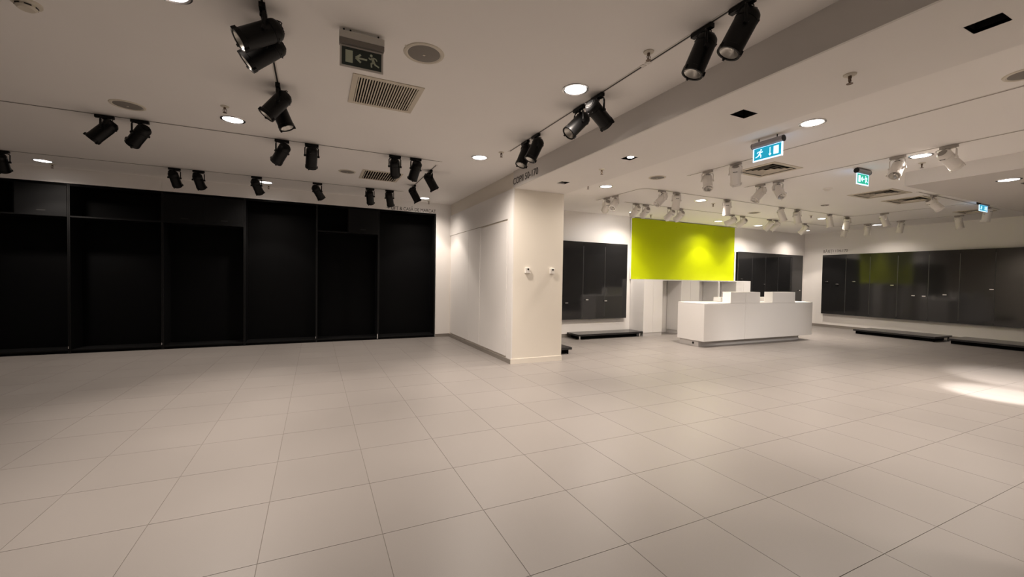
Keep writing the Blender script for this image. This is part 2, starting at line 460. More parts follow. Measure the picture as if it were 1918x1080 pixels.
# lime board
t = thing('lime_board', (7.59, YR, 0), 'large bright lime green board on the wall above the counter', 'wall board')
MB().box(0, -0.045, 1.47, 4.045, -0.025, 3.095).build('board', 'lime', t)
MB().box(-0.02, -0.046, 1.47, 0, -0.025, 3.10).build('edge_strip', 'white', t)
for (x, z) in ((8.47, 2.93), (9.22, 2.94), (10.02, 2.93), (10.76, 2.92)):
    MB().lathe([(0.010, 0), (0.018, 0.004), (0.018, 0.012), (0.008, 0.012), (0.008, 0.056)], 12, axis='y').build('fixing_stud', 'lime', t, True).location = (x - 7.59, -0.057, z)

# ------------------------------------------------------------------ low black platforms
def platform(x0, y0, x1, y1, label, lx, ly, fm='black'):
    t = thing('display_platform', (x0, y0, 0), label, 'platform', 'low black display platforms')
    w, d = x1 - x0, y1 - y0
    MB().box(0, 0, 0.085, w, d, 0.13).build('deck', 'platform', t, bevel=0.003)
    MB().box(lx, ly, 0.0, w - lx, d - 0.02, 0.085).build('base', 'black', t)
    for sx in (0.07, w - 0.07):
        MB().lathe([(0.018, 0), (0.018, 0.085)], 12, cx=sx, cy=0.05).build('foot', fm, t, True)
    return t
platform(5.62, 8.16, 7.60, 8.66, 'low black platform under the panel beside the white column', 0.12, 0.10, 'chrome')
platform(3.96, 6.68, 4.46, 8.1, 'end of a low black platform sticking out from behind the white column', 0.02, 0.10)
platform(14.08, 4.86, 15.05, 6.62, 'low black platform at the foot of the right wall, the farther of the two', 0.10, 0.12)
platform(14.08, 2.85, 15.05, 4.62, 'low black platform at the foot of the right wall, cut by the picture edge', 0.10, 0.12)

# ------------------------------------------------------------------ cash counter
CX0, CX1, CY0, CY1 = 7.57, 11.39, 6.30, 7.03
t = thing('cash_counter', (CX0, CY0, 0), 'long white cash counter with stepped upstands in front of the lime board', 'counter')
t.rotation_euler = (0, 0, math.radians(-0.8))
def cb(name, x0, y0, z0, x1, y1, z1, m='white', bevel=0.003, par=None):
    return MB().box(x0 - CX0, y0 - CY0, z0, x1 - CX0, y1 - CY0, z1).build(name, m, par or t, bevel=bevel)
XS = 8.88
cb('carcass', CX0, CY0, 0.13, XS - 0.003, CY1, 0.935)
cb('carcass', XS + 0.003, CY0, 0.13, CX1, CY1, 0.935)
cb('worktop', CX0, CY0 + 0.002, 0.936, CX1, CY1, 0.958)
cb('upstand', 8.385, CY0, 0.959, XS - 0.003, CY0 + 0.21, 1.205)
cb('upstand', XS + 0.003, CY0, 0.959, 9.375, CY0 + 0.21, 1.205)
cb('upstand', 9.825, CY0, 0.959, 10.675, CY0 + 0.21, 1.207)
cb('rear_ledge', 8.72, CY1 - 0.20, 0.959, 11.1, CY1, 1.06)
pl = cb('plinth', CX0 + 0.03, CY0 + 0.16, 0.0, 11.12, CY1 - 0.05, 0.13, 'plinth')
s = MB().lathe([(0.026, 0), (0.026, 0.006)], 16, axis='x').build('cable_outlet', 'hole', pl, True)
s.location = (0.03 - 0.006, 0.30, 0.07)

# white units behind the counter
UNITS = [(7.61, 8.25, 'white low unit left of the passage beneath the lime board'),
         (8.93, 9.60, 'white low unit beneath the middle of the lime board, right of the dark passage'),
         (10.35, 10.41, 'thin white partition standing between two dark recesses below the lime board'),
         (11.12, 11.745, 'white low unit below the right end of the lime board')]
UY0 = 8.17
for (a, b, label) in UNITS:
    t = thing('back_unit', (a, UY0, 0), label, 'cabinet', 'white units behind the counter')
    w, d = b - a, YR - 0.025 - UY0
    if w < 0.1:
        MB().box(0, 0, 0, w, d, 1.44).build('panel', 'white', t, bevel=0.002)
        MB().box(0.005, -0.012, 0.02, w - 0.005, 0, 1.42).build('edge_band', 'white', t)
        continue
    MB().box(0, 0.02, 0.09, w, d, 1.44).build('carcass', 'white', t, bevel=0.002)
    MB().box(0.0, 0.0, 0.09, w / 2 - 0.002, 0.02, 1.44).build('door', 'white', t, bevel=0.0015)
    MB().box(w / 2 + 0.002, 0.0, 0.09, w, 0.02, 1.44).build('door', 'white', t, bevel=0.0015)
    MB().box(0.01, 0.012, 0.0, w - 0.0, d, 0.09).build('plinth', 'plinth', t)
t = thing('unit_top', (7.61, UY0, 0), 'thin white shelf board running along the top of the units below the lime board', 'shelf')
MB().box(0, 0.004, 1.441, 4.135, YR - 0.025 - UY0, 1.466).build('board', 'white', t)
MB().box(0, 0.0, 1.441, 4.135, 0.004, 1.468).build('edge_band', 'white', t)
# narrow white upright next to the lime board
t = thing('wall_upright', (11.655, YR, 0), 'narrow white vertical strip between the lime board and the charcoal panel', 'trim')
MB().box(0, -0.05, 1.47, 0.055, 0, 2.36).build('batten', 'wall', t)
MB().box(0.055, -0.035, 1.47, 0.075, 0, 2.35).build('reveal', 'base', t)

# sensors on the column face
for x, lab in ((3.225, 'small white sensor box with dark eye on the column front, left one'), (3.705, 'small white sensor box with dark eye on the column front, right one')):
    t = thing('sensor_box', (x, YC, 1.57), lab, 'sensor', 'sensor boxes on the column')
    MB().box(-0.045, -0.035, -0.05, 0.045, 0, 0.045).build('housing', 'whiteplastic', t, bevel=0.006)
    MB().lathe([(0.016, -0.006), (0.016, 0.004)], 14, axis='y').build('eye', 'hole', t, True).location = (0.005, -0.036, 0.018)

# ------------------------------------------------------------------ ceiling tracks
def arc(cx, cy, r, a0, a1, n=8):
    return [(cx + r * math.cos(math.radians(a0 + (a1 - a0) * k / n)), cy + r * math.sin(math.radians(a0 + (a1 - a0) * k / n))) for k in range(n + 1)]
def track(pts, z, white, label, gap=None):
    t = thing('lighting_track', (pts[0][0], pts[0][1], z), label, 'lighting track', 'lighting tracks on the ceilings')
    P = [(p[0] - pts[0][0], p[1] - pts[0][1]) for p in pts]
    MB().strip(P, 0.036, -0.003, 0).build('rail', 'rail', t)
    MB().strip(P, 0.014 if not white else 0.012, -0.0042, -0.003).build('slot', 'greyslot' if white else 'darkslot', t)
    a, b = Vector((*P[0], 0)), Vector((*P[-1], 0))
    for q in (a, b):
        MB().box(q.x - 0.02, q.y - 0.02, -0.005, q.x + 0.02, q.y + 0.02, 0).build('end_cap', 'rail', t)
    return t
track([(-4.6, 6.24), (1.72, 6.24)], ZL, False, 'black lighting track crossing the middle of the left ceiling')
track([(-5.0, 8.77), (1.62, 8.77)], ZL, False, 'black lighting track running in front of the black bays')
track([(-0.32, 1.6), (-0.32, 4.95)], ZL, False, 'black lighting track running towards the upper left lamps')
track([(2.43, 2.68), (2.43, 5.28)], ZL, False, 'black lighting track beside the ceiling beam, farther section')
track([(2.43, 0.9), (2.43, 2.62)], ZL, False, 'black lighting track beside the ceiling beam, nearer section at the top edge')
track([(1.71, 6.45), (1.71, 8.35)], ZL, False, 'short black lighting track near the white wall corner')
track([(5.40, 7.25), (5.40, 6.05)] + arc(5.58, 6.05, 0.18, 180, 270)[1:] + [(11.97, 5.87)] + arc(11.97, 5.69, 0.18, 90, 0)[1:] + [(12.15, 3.80)], ZR, True, 'white lighting track with rounded corners above the counter')
track([(5.40, 4.85), (5.40, 1.25)], ZR, True, 'white lighting track between the beam and the lit blue exit sign')
track([(6.92, 4.95), (6.92, 0.6)], ZR, True, 'white lighting track nearer the lowered soffit')
track([(6.05, 7.12), (13.77, 7.12)] + arc(13.77, 6.94, 0.18, 90, 0)[1:] + [(13.95, 4.0)], ZR, True, 'white lighting track along the rear and right walls above the lime board')
track([(9.9, 3.72), (13.6, 3.72)], ZR, True, 'white lighting track along the far edge of the soffit')

# ------------------------------------------------------------------ track spotlights
R_, LF, LB = 0.064, 0.15, 0.105        # body radius, pivot to lens, pivot to rear
adapter_mb = MB().box(-0.075, -0.017, -0.032, 0.075, 0.017, -0.004)
adapter_mb.lathe([(0.02, -0.045), (0.02, -0.032)], 14)
yoke_mb = MB()
yp = [(0, -0.074, -0.150), (0, -0.074, -0.056), (0, -0.066, -0.044), (0, -0.055, -0.040), (0, 0.055, -0.040), (0, 0.066, -0.044), (0, 0.074, -0.056), (0, 0.074, -0.150)]
yoke_mb.tube(yp, 0.0065, 6)
yoke_mb.box(-0.009, -0.078, -0.158, 0.009, -0.070, -0.06).box(-0.009, 0.070, -0.158, 0.009, 0.078, -0.06)
knob_mb = MB().lathe([(0.013, 0.060), (0.013, 0.086)], 12, axis='y')
body_mb = MB().lathe([(0.046, LB), (R_ - 0.004, LB - 0.016), (R_, LB - 0.03), (R_, LB - 0.055), (R_ - 0.003, LB - 0.056), (R_ - 0.003, LB - 0.062), (R_, LB - 0.063), (R_, -LF + 0.03), (R_ + 0.003, -LF + 0.028), (R_ + 0.003, -LF), (R_ - 0.008, -LF), (R_ - 0.014, -LF + 0.02)], 28, cap1=False)
for a in (0.6, 2.7, 4.8):
    x, y = (R_ + 0.004) * math.cos(a), (R_ + 0.004) * math.sin(a)
    body_mb.box(x - 0.007, y - 0.007, -LF - 0.005, x + 0.007, y + 0.007, -LF + 0.022)
cap_mb = MB().lathe([(0.041, LB), (0.041, LB + 0.003)], 24)
for k in range(-3, 4):
    w = math.sqrt(0.041 ** 2 - (k * 0.011) ** 2) - 0.003
    cap_mb.box(-w, k * 0.011 - 0.003, LB + 0.003, w, k * 0.011 + 0.003, LB + 0.007)
slit_mb = MB().box(R_ - 0.010, -0.026, LB - 0.048, R_ + 0.001, 0.026, LB - 0.042)
lens_mb = MB().lathe([(R_ - 0.010, -LF + 0.006), (R_ - 0.028, -LF + 0.028), (0.014, -LF + 0.040), (0.010, -LF + 0.026), (0.001, -LF + 0.024)], 24, cap0=False)
SP = {}
for c, pm, rm in (('black', 'blackplastic', 'blackrib'), ('white', 'whiteplastic', 'whiterib')):
    SP[c] = dict(adapter=material_of(adapter_mb.mesh('adapter_' + c), 'blackplastic' if c == 'black' else 'whiterib'),
                 yoke=material_of(yoke_mb.mesh('yoke_' + c, True), pm), knob=material_of(knob_mb.mesh('knob_' + c, True), pm),
                 body=material_of(body_mb.mesh('body_' + c, True), pm), cap=material_of(cap_mb.mesh('cap_' + c), rm),
                 slit=material_of(slit_mb.mesh('slit_' + c), 'hole'), lens=material_of(lens_mb.mesh('lens_' + c, True), 'lens'), cable=pm)

def beam(parent, loc, d, watt, angle, blend, colr, size=0.03):
    l = bpy.data.lights.new('spot_beam', 'SPOT'); l.energy = watt; l.spot_size = math.radians(angle); l.spot_blend = blend
    l.color = colr; l.shadow_soft_size = size
    o = bpy.data.objects.new('spot_beam', l); col.objects.link(o); o.parent = parent; o.location = loc
    o.rotation_euler = Vector(d).to_track_quat('-Z', 'Y').to_euler()
    return o

def spotlight(color, x, y, z, d, axis, label, group, lit=None):
    d = Vector(d).normalized()
    th = math.acos(max(-1, min(1, -d.z))); ph = math.atan2(d.y, d.x)
    S = SP[color]
    t = thing('track_spotlight', (x, y, z), label, 'spotlight', group)
    t.scale = (1.11,) * 3 if color == 'black' else (1.07,) * 3
    az = 0 if axis == 'y' else H90
    place('adapter', S['adapter'], t, (0, 0, 0), (0, 0, az))
    place('yoke', S['yoke'], t, (0, 0, 0), (0, 0, ph))
    rot = (0, -th, ph); piv = Vector((0, 0, -0.148))
    b = place('body', S['body'], t, piv, rot)
    place('lens', S['lens'], b); place('rear_cap', S['cap'], b); place('vent_slit', S['slit'], b); place('vent_slit', S['slit'], b, (0, 0, 0), (0, 0, math.pi))
    for sg in (-1, 1):
        place('pivot_knob', S['knob'], t, piv, (0, 0, ph + (math.pi if sg < 0 else 0)))
    if lit: beam(t, piv + d * (LF + 0.01), d, *lit)
    # feed cable from the adapter to the rear of the body
    side = Vector((-math.sin(ph), math.cos(ph), 0))
    rear = piv - d * (LB - 0.006) + side * 0.03
    p0 = Vector((0.055 * math.cos(az), 0.055 * math.sin(az), -0.028))
    p1 = p0 + Vector((0, 0, -0.02)) + side * 0.05 - Vector((d.x, d.y, 0)) * 0.04
    p2 = rear + side * 0.03 - d * 0.055
    pts = []
    for k in range(9):
        s_ = k / 8
        pts.append(p0 * (1 - s_) ** 3 + p1 * 3 * s_ * (1 - s_) ** 2 + p2 * 3 * s_ * s_ * (1 - s_) + rear * s_ ** 3)
    MB().tube(pts, 0.0038, 6).build('cable', S['cable'], t, True)
    return t

ORD = ['first', 'second', 'third', 'fourth', 'fifth', 'sixth', 'seventh', 'eighth', 'ninth', 'tenth']
BLACK = {
 'cross': ('y', 'from the left on the middle cross track', [(-2.15, 6.24, -.68, .06, -.74), (-1.84, 6.24, -.6, .55, -.59), (-.40, 6.24, -.45, .59, -.67), (-.05, 6.24, -.05, .63, -.78), (1.04, 6.24, .17, .83, -.53), (1.34, 6.24, -.19, .49, -.85)]),
 'rear': ('y', 'from the left on the track before the black bays', [(-4.17, 8.77, -.16, .74, -.65), (-2.14, 8.77, .05, .8, -.6), (-1.81, 8.77, .08, .8, -.6), (-.96, 8.77, .23, .75, -.63), (.03, 8.77, .41, .71, -.58), (.98, 8.77, .16, .68, -.71), (1.36, 8.77, .23, .56, -.79)]),
 'near': ('x', 'from the top edge on the upper left track', [(-.32, 3.25, -.82, -.12, -.56), (-.32, 3.50, -.76, .02, -.65), (-.32, 4.49, -.60, -.02, -.80), (-.32, 4.72, .38, -.09, -.92)]),
 'corner': ('x', 'from the viewer on the short track near the white corner', [(1.71, 6.84, .52, .10, -.80), (1.71, 8.08, .50, .05, -.84)]),
 'beam': ('x', 'from the viewer on the track beside the beam', [(2.43, 1.80, -.36, .26, -.89), (2.43, 2.10, -.33, .18, -.93), (2.43, 3.29, .85, .17, -.49), (2.43, 3.60, -.69, .05, -.72), (2.43, 4.52, -.43, .07, -.9), (2.43, 4.80, -.4, -.07, -.91)]),
}
for key, (ax, desc, L) in BLACK.items():
    for k, (x, y, *d) in enumerate(L):
        spotlight('black', x, y, ZL - 0.003, d, ax, 'black track spotlight, %s %s' % (ORD[k], desc), 'black track spotlights in the left room')
WHITE = {
 'side': ('x', 'from the viewer on the track stub right of the column', [(5.4, 6.66, -.63, -.22, -.74), (5.4, 6.93, .3, .76, -.58)]),
 'front': ('y', 'from the left on the curved track above the counter', [(5.85, 5.87, -.71, .06, -.7), (6.22, 5.87, .25, .38, -.89), (7.63, 5.87, .33, .32, -.88), (9.42, 5.87, .26, -.2, -.94), (9.99, 5.87, .48, .14, -.87), (11.28, 5.87, .17, -.1, -.98), (12.03, 5.87, .41, .31, -.86)]),
 'bend': ('x', 'on the curved track past its right-hand bend', [(12.15, 5.16, .28, -.23, -.93)]),
 'back': ('y', 'from the left on the rear track above the lime board', [(6.35, 7.12, .04, .81, -.59), (6.63, 7.12, .21, .85, -.48), (7.37, 7.12, .08, .84, -.54), (7.67, 7.12, .08, .83, -.55), (9.45, 7.12, -.34, .85, -.40), (9.85, 7.12, .01, .90, -.43), (10.92, 7.12, -.26, .6, -.75), (11.19, 7.12, -.31, .62, -.72), (12.48, 7.12, .01, .71, -.7)]),
 'sign': ('x', 'from the viewer on the track by the blue exit sign', [(5.4, 4.03, .51, .34, -.79), (5.4, 4.50, -.37, -.41, -.83)]),
 'mid': ('x', 'from the viewer on the track left of the soffit', [(6.92, 2.33, .80, -.22, -.55), (6.92, 2.82, -.68, -.08, -.73), (6.92, 4.38, -.27, -.58, -.77), (6.92, 4.69, -.65, .18, -.74)]),
 'right': ('x', 'from the viewer on the track along the right wall', [(13.95, 4.47, .14, -.14, -.98), (13.95, 5.57, .03, .18, -.98), (13.95, 6.30, .30, .19, -.93), (13.95, 6.85, .35, .4, -.85)]),
 'edge': ('y', 'from the left along the far edge of the soffit', [(10.5, 3.72, .74, -.35, -.57), (12.95, 3.72, .1, .2, -.97)]),
}
SPOT_WHITE = (1.0, 0.93, 0.87)
LIT = {('back', 0): (14, 96, 0.8, SPOT_WHITE), ('back', 1): (14, 96, 0.8, SPOT_WHITE), ('side', 1): (10, 90, 0.8, SPOT_WHITE),
       ('back', 8): (24, 90, 0.7, SPOT_WHITE)}
for key, (ax, desc, L) in WHITE.items():
    for k, (x, y, *d) in enumerate(L):
        spotlight('white', x, y, ZR - 0.003, d, ax, ('white track spotlight, %s %s' % (ORD[k], desc)) if len(L) > 1 else 'white track spotlight ' + desc, 'white track spotlights in the right room', LIT.get((key, k)))

for y_, d_, w_, c_, lab in ((1.50, (1.24, 0.62, -2.85), 900, 24, 'white track spotlight just outside the right picture edge, farthest of three'),
                            (1.15, (2.70, 1.20, -2.85), 900, 24, 'white track spotlight outside the right picture edge, middle of three'),
                            (0.80, (2.45, 5.50, -2.20), 320, 36, 'white track spotlight added out of view to brighten the counter front, nearest of three')):  # this third spotlight is added unseen, only to brighten the counter front
    spotlight('white', 6.92, y_, ZR - 0.003, d_, 'x', lab, 'white track spotlights in the right room', (w_, c_, 0.7, SPOT_WHITE))

# ------------------------------------------------------------------ downlights (they light the rooms)
lamps = []
for w_, a_, b_ in ((WIDE_WATT, WIDE_ANGLE, WIDE_BLEND), (CORE_WATT, CORE_ANGLE, CORE_BLEND), (WIDE_WATT * 0.40, WIDE_ANGLE - 14, WIDE_BLEND), (WALL_WATT, WALL_ANGLE, WALL_BLEND)):
    lamp = bpy.data.lights.new('downlight_beam', 'SPOT')
    lamp.energy = w_; lamp.spot_size = math.radians(a_); lamp.spot_blend = b_
    lamp.color = BEAM_COLOR; lamp.shadow_soft_size = 0.06
    lamps.append(lamp)
ring_me = material_of(MB().lathe([(0.100, -0.004), (0.112, -0.009), (0.122, -0.006), (0.125, 0.0), (0.100, 0.0)], 36, False, False).mesh('trim_ring', True), 'chrome')
disc_me = material_of(MB().lathe([(0.104, -0.003), (0.080, -0.007), (0.001, -0.009)], 32).mesh('diffuser', True), 'diffuser')
def downlight(x, y, z, label):
    t = thing('downlight', (x, y, z), label, 'downlight', 'round recessed ceiling downlights')
    place('trim_ring', ring_me, t); place('diffuser', disc_me, t)
    near_wall = y > 7.9      # the row along the rear walls gets its own beams, tuned to the wall arcs
    for lamp in (lamps[2:3] if x > 14.3 else lamps[2:] if near_wall else lamps[:2]):
        o = bpy.data.objects.new('downlight_beam', lamp); col.objects.link(o); o.parent = t; o.location = (0, 0, -0.03)
DL = [(-.86, 5.72, 'round lit downlight at upper left between the two black tracks'),
      (-3.95, 9.28, 'round lit downlight at far left above the black bays'),
      (2.18, 3.29, 'large bright round downlight beside the black track near the beam'),
      (2.17, 5.76, 'round lit downlight left of the COPII lettering'),
      (-.86, 9.25, 'round lit downlight above the fourth black bay, half hidden by a spotlight'),
      (2.20, 9.28, 'round lit downlight in the ceiling corner above the LIFT lettering'),
      (-.84, 3.33, 'round lit downlight just cut off by the top edge at left')]
for x, y, lab in DL: downlight(x, y, ZL, lab)
DR = [(4.75, 6.12, 'round lit downlight just right of the column top'),
      (4.74, 2.66, 'large round lit downlight above the blue exit sign'),
      (7.17, 2.68, 'round lit downlight between two white spotlights near the soffit'),
      (7.26, 6.20, 'round lit downlight above the middle of the lime board, nearer row'),
      (7.11, 8.06, 'small lit downlight above the left edge of the lime board'),
      (10.15, 8.06, 'small lit downlight above the right part of the lime board'),
      (11.86, 8.06, 'small lit downlight right of the lime board near the rear wall'),
      (11.92, 6.37, 'small lit downlight behind the white spotlights near the rear right corner'),
      (14.40, 6.28, 'small lit downlight close to the right wall'),
      (14.2, 8.06, 'small lit downlight in the far right ceiling corner'),
      (4.74, -0.81, 'round downlight of the right ceiling behind the viewer'),
      (7.2, -0.81, 'round downlight of the right ceiling behind the viewer, farther right')]
for x, y, lab in DR: downlight(x, y, ZR, lab)
downlight(8.75, 2.32, ZS, 'round lit downlight in the lowered soffit at the right edge')

# square recessed fittings in the beam and the soffit
for k, (h, z, lit, lab) in enumerate([(GIM[0], ZB, 0, 'black square recess in the beam underside left of the blue exit sign'),
                                      (GIM[1], ZB, 0, 'black rectangular recess in the beam underside at the upper right'),
                                      (GIM[2], ZB, 1, 'square recessed fitting with a lit lamp in the beam underside'),
                                      (GIM[3], ZB, 2, 'square recessed fitting in the beam just above the column'),
                                      (G5, ZS, 0, 'black square recess in the soffit at the right picture edge')]):
    x0, y0, x1, y1 = h
    t = thing('recessed_fitting', (x0, y0, z), lab, 'recessed light', 'square recessed fittings')
    w, d = x1 - x0, y1 - y0
    hz = 0.15
    MB().box(-.004, -.004, 0.0, 0.0, d + .004, hz).box(w, -.004, 0.0, w + .004, d + .004, hz).box(0, -.004, 0, w, 0, hz).box(0, d, 0, w, d + .004, hz).box(0, 0, hz - .004, w, d, hz).build('housing', 'hole', t)
    if lit:
        MB().lathe([(0.045, 0.012), (0.050, 0.05), (0.03, 0.085)], 20, False, True, cx=w * .62, cy=d * .5).build('gimbal', 'chrome' if lit == 1 else 'blackplastic', t, True)
        if lit == 1: beam(t, (w * .62, d * .5, 0.008), (0, 2.2, -1.0), 30, 62, 0.8, (1.0, 0.88, 0.72))
        MB().lathe([(0.04, 0.018), (0.012, 0.022)], 20, cx=w * .62, cy=d * .5).build('bulb', 'bulb' if lit == 1 else 'lens', t, True)

# ------------------------------------------------------------------ round ceiling speakers
sp_ring = material_of(MB().lathe([(0.108, -0.004), (0.118, -0.010), (0.134, -0.006), (0.138, 0), (0.108, 0)], 40, False, False).mesh('rim', True), 'cream')
sp_grid = material_of(MB().lathe([(0.112, -0.004), (0.08, -0.010), (0.03, -0.013), (0.001, -0.013)], 36).mesh('grille', True), 'mesh')
sp_badge = material_of(MB().lathe([(0.009, -0.0155), (0.009, -0.012)], 14).mesh('badge', True), 'cream')
def ceiling_speaker(x, y, z, lab, s=1.0):
    t = thing('ceiling_speaker', (x, y, z), lab, 'speaker', 'round ceiling speakers'); t.scale = (s, s, 1)
    place('rim', sp_ring, t); place('grille', sp_grid, t); place('badge', sp_badge, t)
ceiling_speaker(0.77, 3.32, ZL, 'large round grey ceiling speaker right of the dark exit sign', 1.15)
ceiling_speaker(-1.80, 5.76, ZL, 'round grey ceiling speaker above the left pair of black spotlights', 1.1)
ceiling_speaker(0.48, 7.60, ZL, 'round pale ceiling speaker left of the rear slatted grille')
ceiling_speaker(5.06, 5.19, ZR, 'small round ceiling speaker right of the beam near the column')
ceiling_speaker(9.61, 6.65, ZR, 'small round ceiling speaker above the right half of the lime board')
ceiling_speaker(5.12, 1.28, ZR, 'round ceiling speaker cut by the right picture edge')

# ------------------------------------------------------------------ sprinklers
e_me = material_of(MB().lathe([(0.036, 0), (0.034, -0.006), (0.014, -0.010)], 20).mesh('escutcheon', True), 'cream')
s_mb = MB().lathe([(0.010, -0.008), (0.010, -0.026)], 12).lathe([(0.006, -0.052), (0.008, -0.058)], 10)
s_mb.tube([(0.010, 0, -0.024), (0.015, 0, -0.040), (0.004, 0, -0.056)], 0.0028, 6).tube([(-0.010, 0, -0.024), (-0.015, 0, -0.040), (-0.004, 0, -0.056)], 0.0028, 6).lathe([(0.0035, -0.052), (0.0035, -0.026)], 8)
s_me = material_of(s_mb.mesh('frame', True), 'copper')
dfl_me = material_of(MB().lathe([(0.018, -0.060), (0.018, -0.058)], 16).mesh('deflector', True), 'copper')
def sprinkler(x, y, z, lab, s=1.0):
    t = thing('sprinkler', (x, y, z), lab, 'sprinkler', 'pendant sprinkler heads'); t.scale = (s, s, s)
    place('escutcheon', e_me, t); place('frame', s_me, t); place('deflector', dfl_me, t)
for x, y, z, lab in [(-.87, 5.31, ZL, 'sprinkler head beside the downlight at upper left'), (2.32, 2.50, ZL, 'large sprinkler head beside the track near the beam, upper centre'),
                     (2.35, 5.38, ZL, 'sprinkler head right of the downlight near the COPII lettering'), (-3.93, 9.50, ZL, 'sprinkler head beside the far left downlight'),
                     (2.37, 9.58, ZL, 'sprinkler head in the corner above the LIFT lettering'), (-.84, 9.55, ZL, 'sprinkler head behind the downlight above the fourth black bay'),
                     (4.42, 6.21, ZR, 'sprinkler head left of the downlight right of the column'),
                     (7.78, 6.32, ZR, 'sprinkler head above the lime board, nearer row'), (11.14, 6.21, ZR, 'sprinkler head among the white spotlights above the right panel'),
                     (7.61, 2.83, ZR, 'sprinkler head beside the downlight near the soffit'), (7.77, 8.16, ZR, 'sprinkler head just above the left part of the lime board'),
                     (3.44, 1.69, ZB, 'sprinkler head on the beam underside at the upper right'), (3.485, 4.59, ZB, 'sprinkler head on the beam underside near the column')]:
    sprinkler(x, y, z, lab, 1.12)
t = thing('smoke_detector', (-1.73, 3.90, ZL), 'cream smoke detector cut by the top left picture edge', 'smoke detector')
MB().lathe([(0.075, 0), (0.075, -0.012), (0.058, -0.02)], 28).build('base', 'cream', t, True)
MB().lathe([(0.052, -0.02), (0.052, -0.034), (0.040, -0.046)], 28).build('head', 'cream', t, True)
for a in range(0, 360, 60):
    q = MB().box(0.050, -0.016, -0.031, 0.054, 0.016, -0.024).build('vent_slot', 'hole', t); q.rotation_euler = (0, 0, math.radians(a))
t = thing('smoke_detector', (8.25, 4.34, ZR), 'small white detector on the right ceiling between the white spotlights', 'smoke detector')
MB().lathe([(0.07, 0), (0.07, -0.012), (0.05, -0.022)], 24).build('base', 'whiteplastic', t, True)
MB().lathe([(0.045, -0.022), (0.045, -0.034), (0.03, -0.042)], 24).build('head', 'whiteplastic', t, True)
t = thing('ceiling_plate', (9.94, 5.27, ZR), 'small flat cover plate on the right ceiling above the white spotlights', 'cover plate')
MB().lathe([(0.075, 0), (0.075, -0.006), (0.066, -0.010)], 24).build('plate', 'mesh', t, True)
MB().lathe([(0.014, -0.010), (0.014, -0.014)], 12).build('screw', 'cream', t, True)
t = thing('ceiling_anchor', (0.62, 3.27, ZL), 'tiny pair of screw plugs in the ceiling right of the dark exit sign', 'fixing')
MB().lathe([(0.010, 0), (0.008, -0.004)], 10).build('plug', 'cream', t, True)
MB().lathe([(0.008, 0), (0.006, -0.005)], 10, cx=0.02, cy=-0.002).build('plug', 'hole', t, True)

# ------------------------------------------------------------------ air grilles
def slat_grille(h, z, n, lab, tilt=0.25):
    x0, y0, x1, y1 = h; w, d = x1 - x0, y1 - y0
    t = thing('air_grille', (x0, y0, z), lab, 'air vent', 'air vents in the ceilings')
    f = 0.045
    fr = MB().box(-f, -f, -0.008, w + f, 0.002, 0).box(-f, d - 0.002, -0.008, w + f, d + f, 0).box(-f, 0.002, -0.008, 0.002, d - 0.002, 0).box(w - 0.002, 0.002, -0.008, w + f, d - 0.002, 0)
    fr.build('frame', 'grille', t, bevel=0.002)
    MB().box(-.004, -.004, 0.001, 0.0, d + .004, 0.2).box(w, -.004, 0.001, w + .004, d + .004, 0.2).box(0, -.004, 0.001, w, 0, 0.2).box(0, d, 0.001, w, d + .004, 0.2).box(0, 0, 0.196, w, d, 0.2).build('duct_box', 'cavity', t)
    sl = material_of(MB().box(-0.0055, 0.001, -0.006, 0.0055, d - 0.001, 0.004).mesh('slat'), 'grille')
    for k in range(n):
        place('slat', sl, t, (w * (k + .5) / n, 0, 0), (0, 0, 0))
slat_grille(L1, ZL, 23, 'cream slatted air grille below the dark exit sign')
slat_grille(L2, ZL, 14, 'cream slatted air grille in the ceiling near the white wall corner')
def cone_diffuser(h, z, lab, rings=4):
    x0, y0, x1, y1 = h; w, d = x1 - x0, y1 - y0
    t = thing('air_diffuser', (x0, y0, z), lab, 'air vent', 'air vents in the ceilings')
    MB().slab(-0.05, -0.05, w + 0.05, d + 0.05, -0.008, 0, [(0.006, 0.006, w - 0.006, d - 0.006)]).build('frame', 'grille', t)
    MB().box(-.004, -.004, 0.001, 0.0, d + .004, 0.16).box(w, -.004, 0.001, w + .004, d + .004, 0.16).box(0, -.004, 0.001, w, 0, 0.16).box(0, d, 0.001, w, d + .004, 0.16).box(0, 0, 0.156, w, d, 0.16).build('duct_box', 'cavity', t)
    for k in range(rings):
        i0 = 0.034 + k * 0.058; i1 = i0 + 0.016
        m = MB()
        A = [(i0, i0, -0.002), (w - i0, i0, -0.002), (w - i0, d - i0, -0.004), (i0, d - i0, -0.004)]
        B = [(i1, i1, 0.012), (w - i1, i1, 0.012), (w - i1, d - i1, 0.012), (i1, d - i1, 0.012)]
        C = [(p[0], p[1], p[2] + 0.003) for p in A]; D = [(p[0], p[1], p[2] + 0.003) for p in B]
        V = A + B + C + D; fs = []
        for q in range(4):
            q2 = (q + 1) % 4
            fs += [(q, q2, 4 + q2, 4 + q), (8 + q, 12 + q, 12 + q2, 8 + q2), (q, 8 + q, 8 + q2, q2), (4 + q, 4 + q2, 12 + q2, 12 + q)]
        m.add(V, fs).build('louvre_ring', 'grille', t)
cone_diffuser(R1, ZR, 'square air diffuser below the lit blue exit sign')
cone_diffuser(R2, ZR, 'square air diffuser below the small green lit exit sign')
cone_diffuser(R3, ZR, 'air diffuser behind the one below the green lit sign', 3)
cone_diffuser(R4, ZR, 'flat air diffuser near the right wall behind the tiny lit sign', 3)

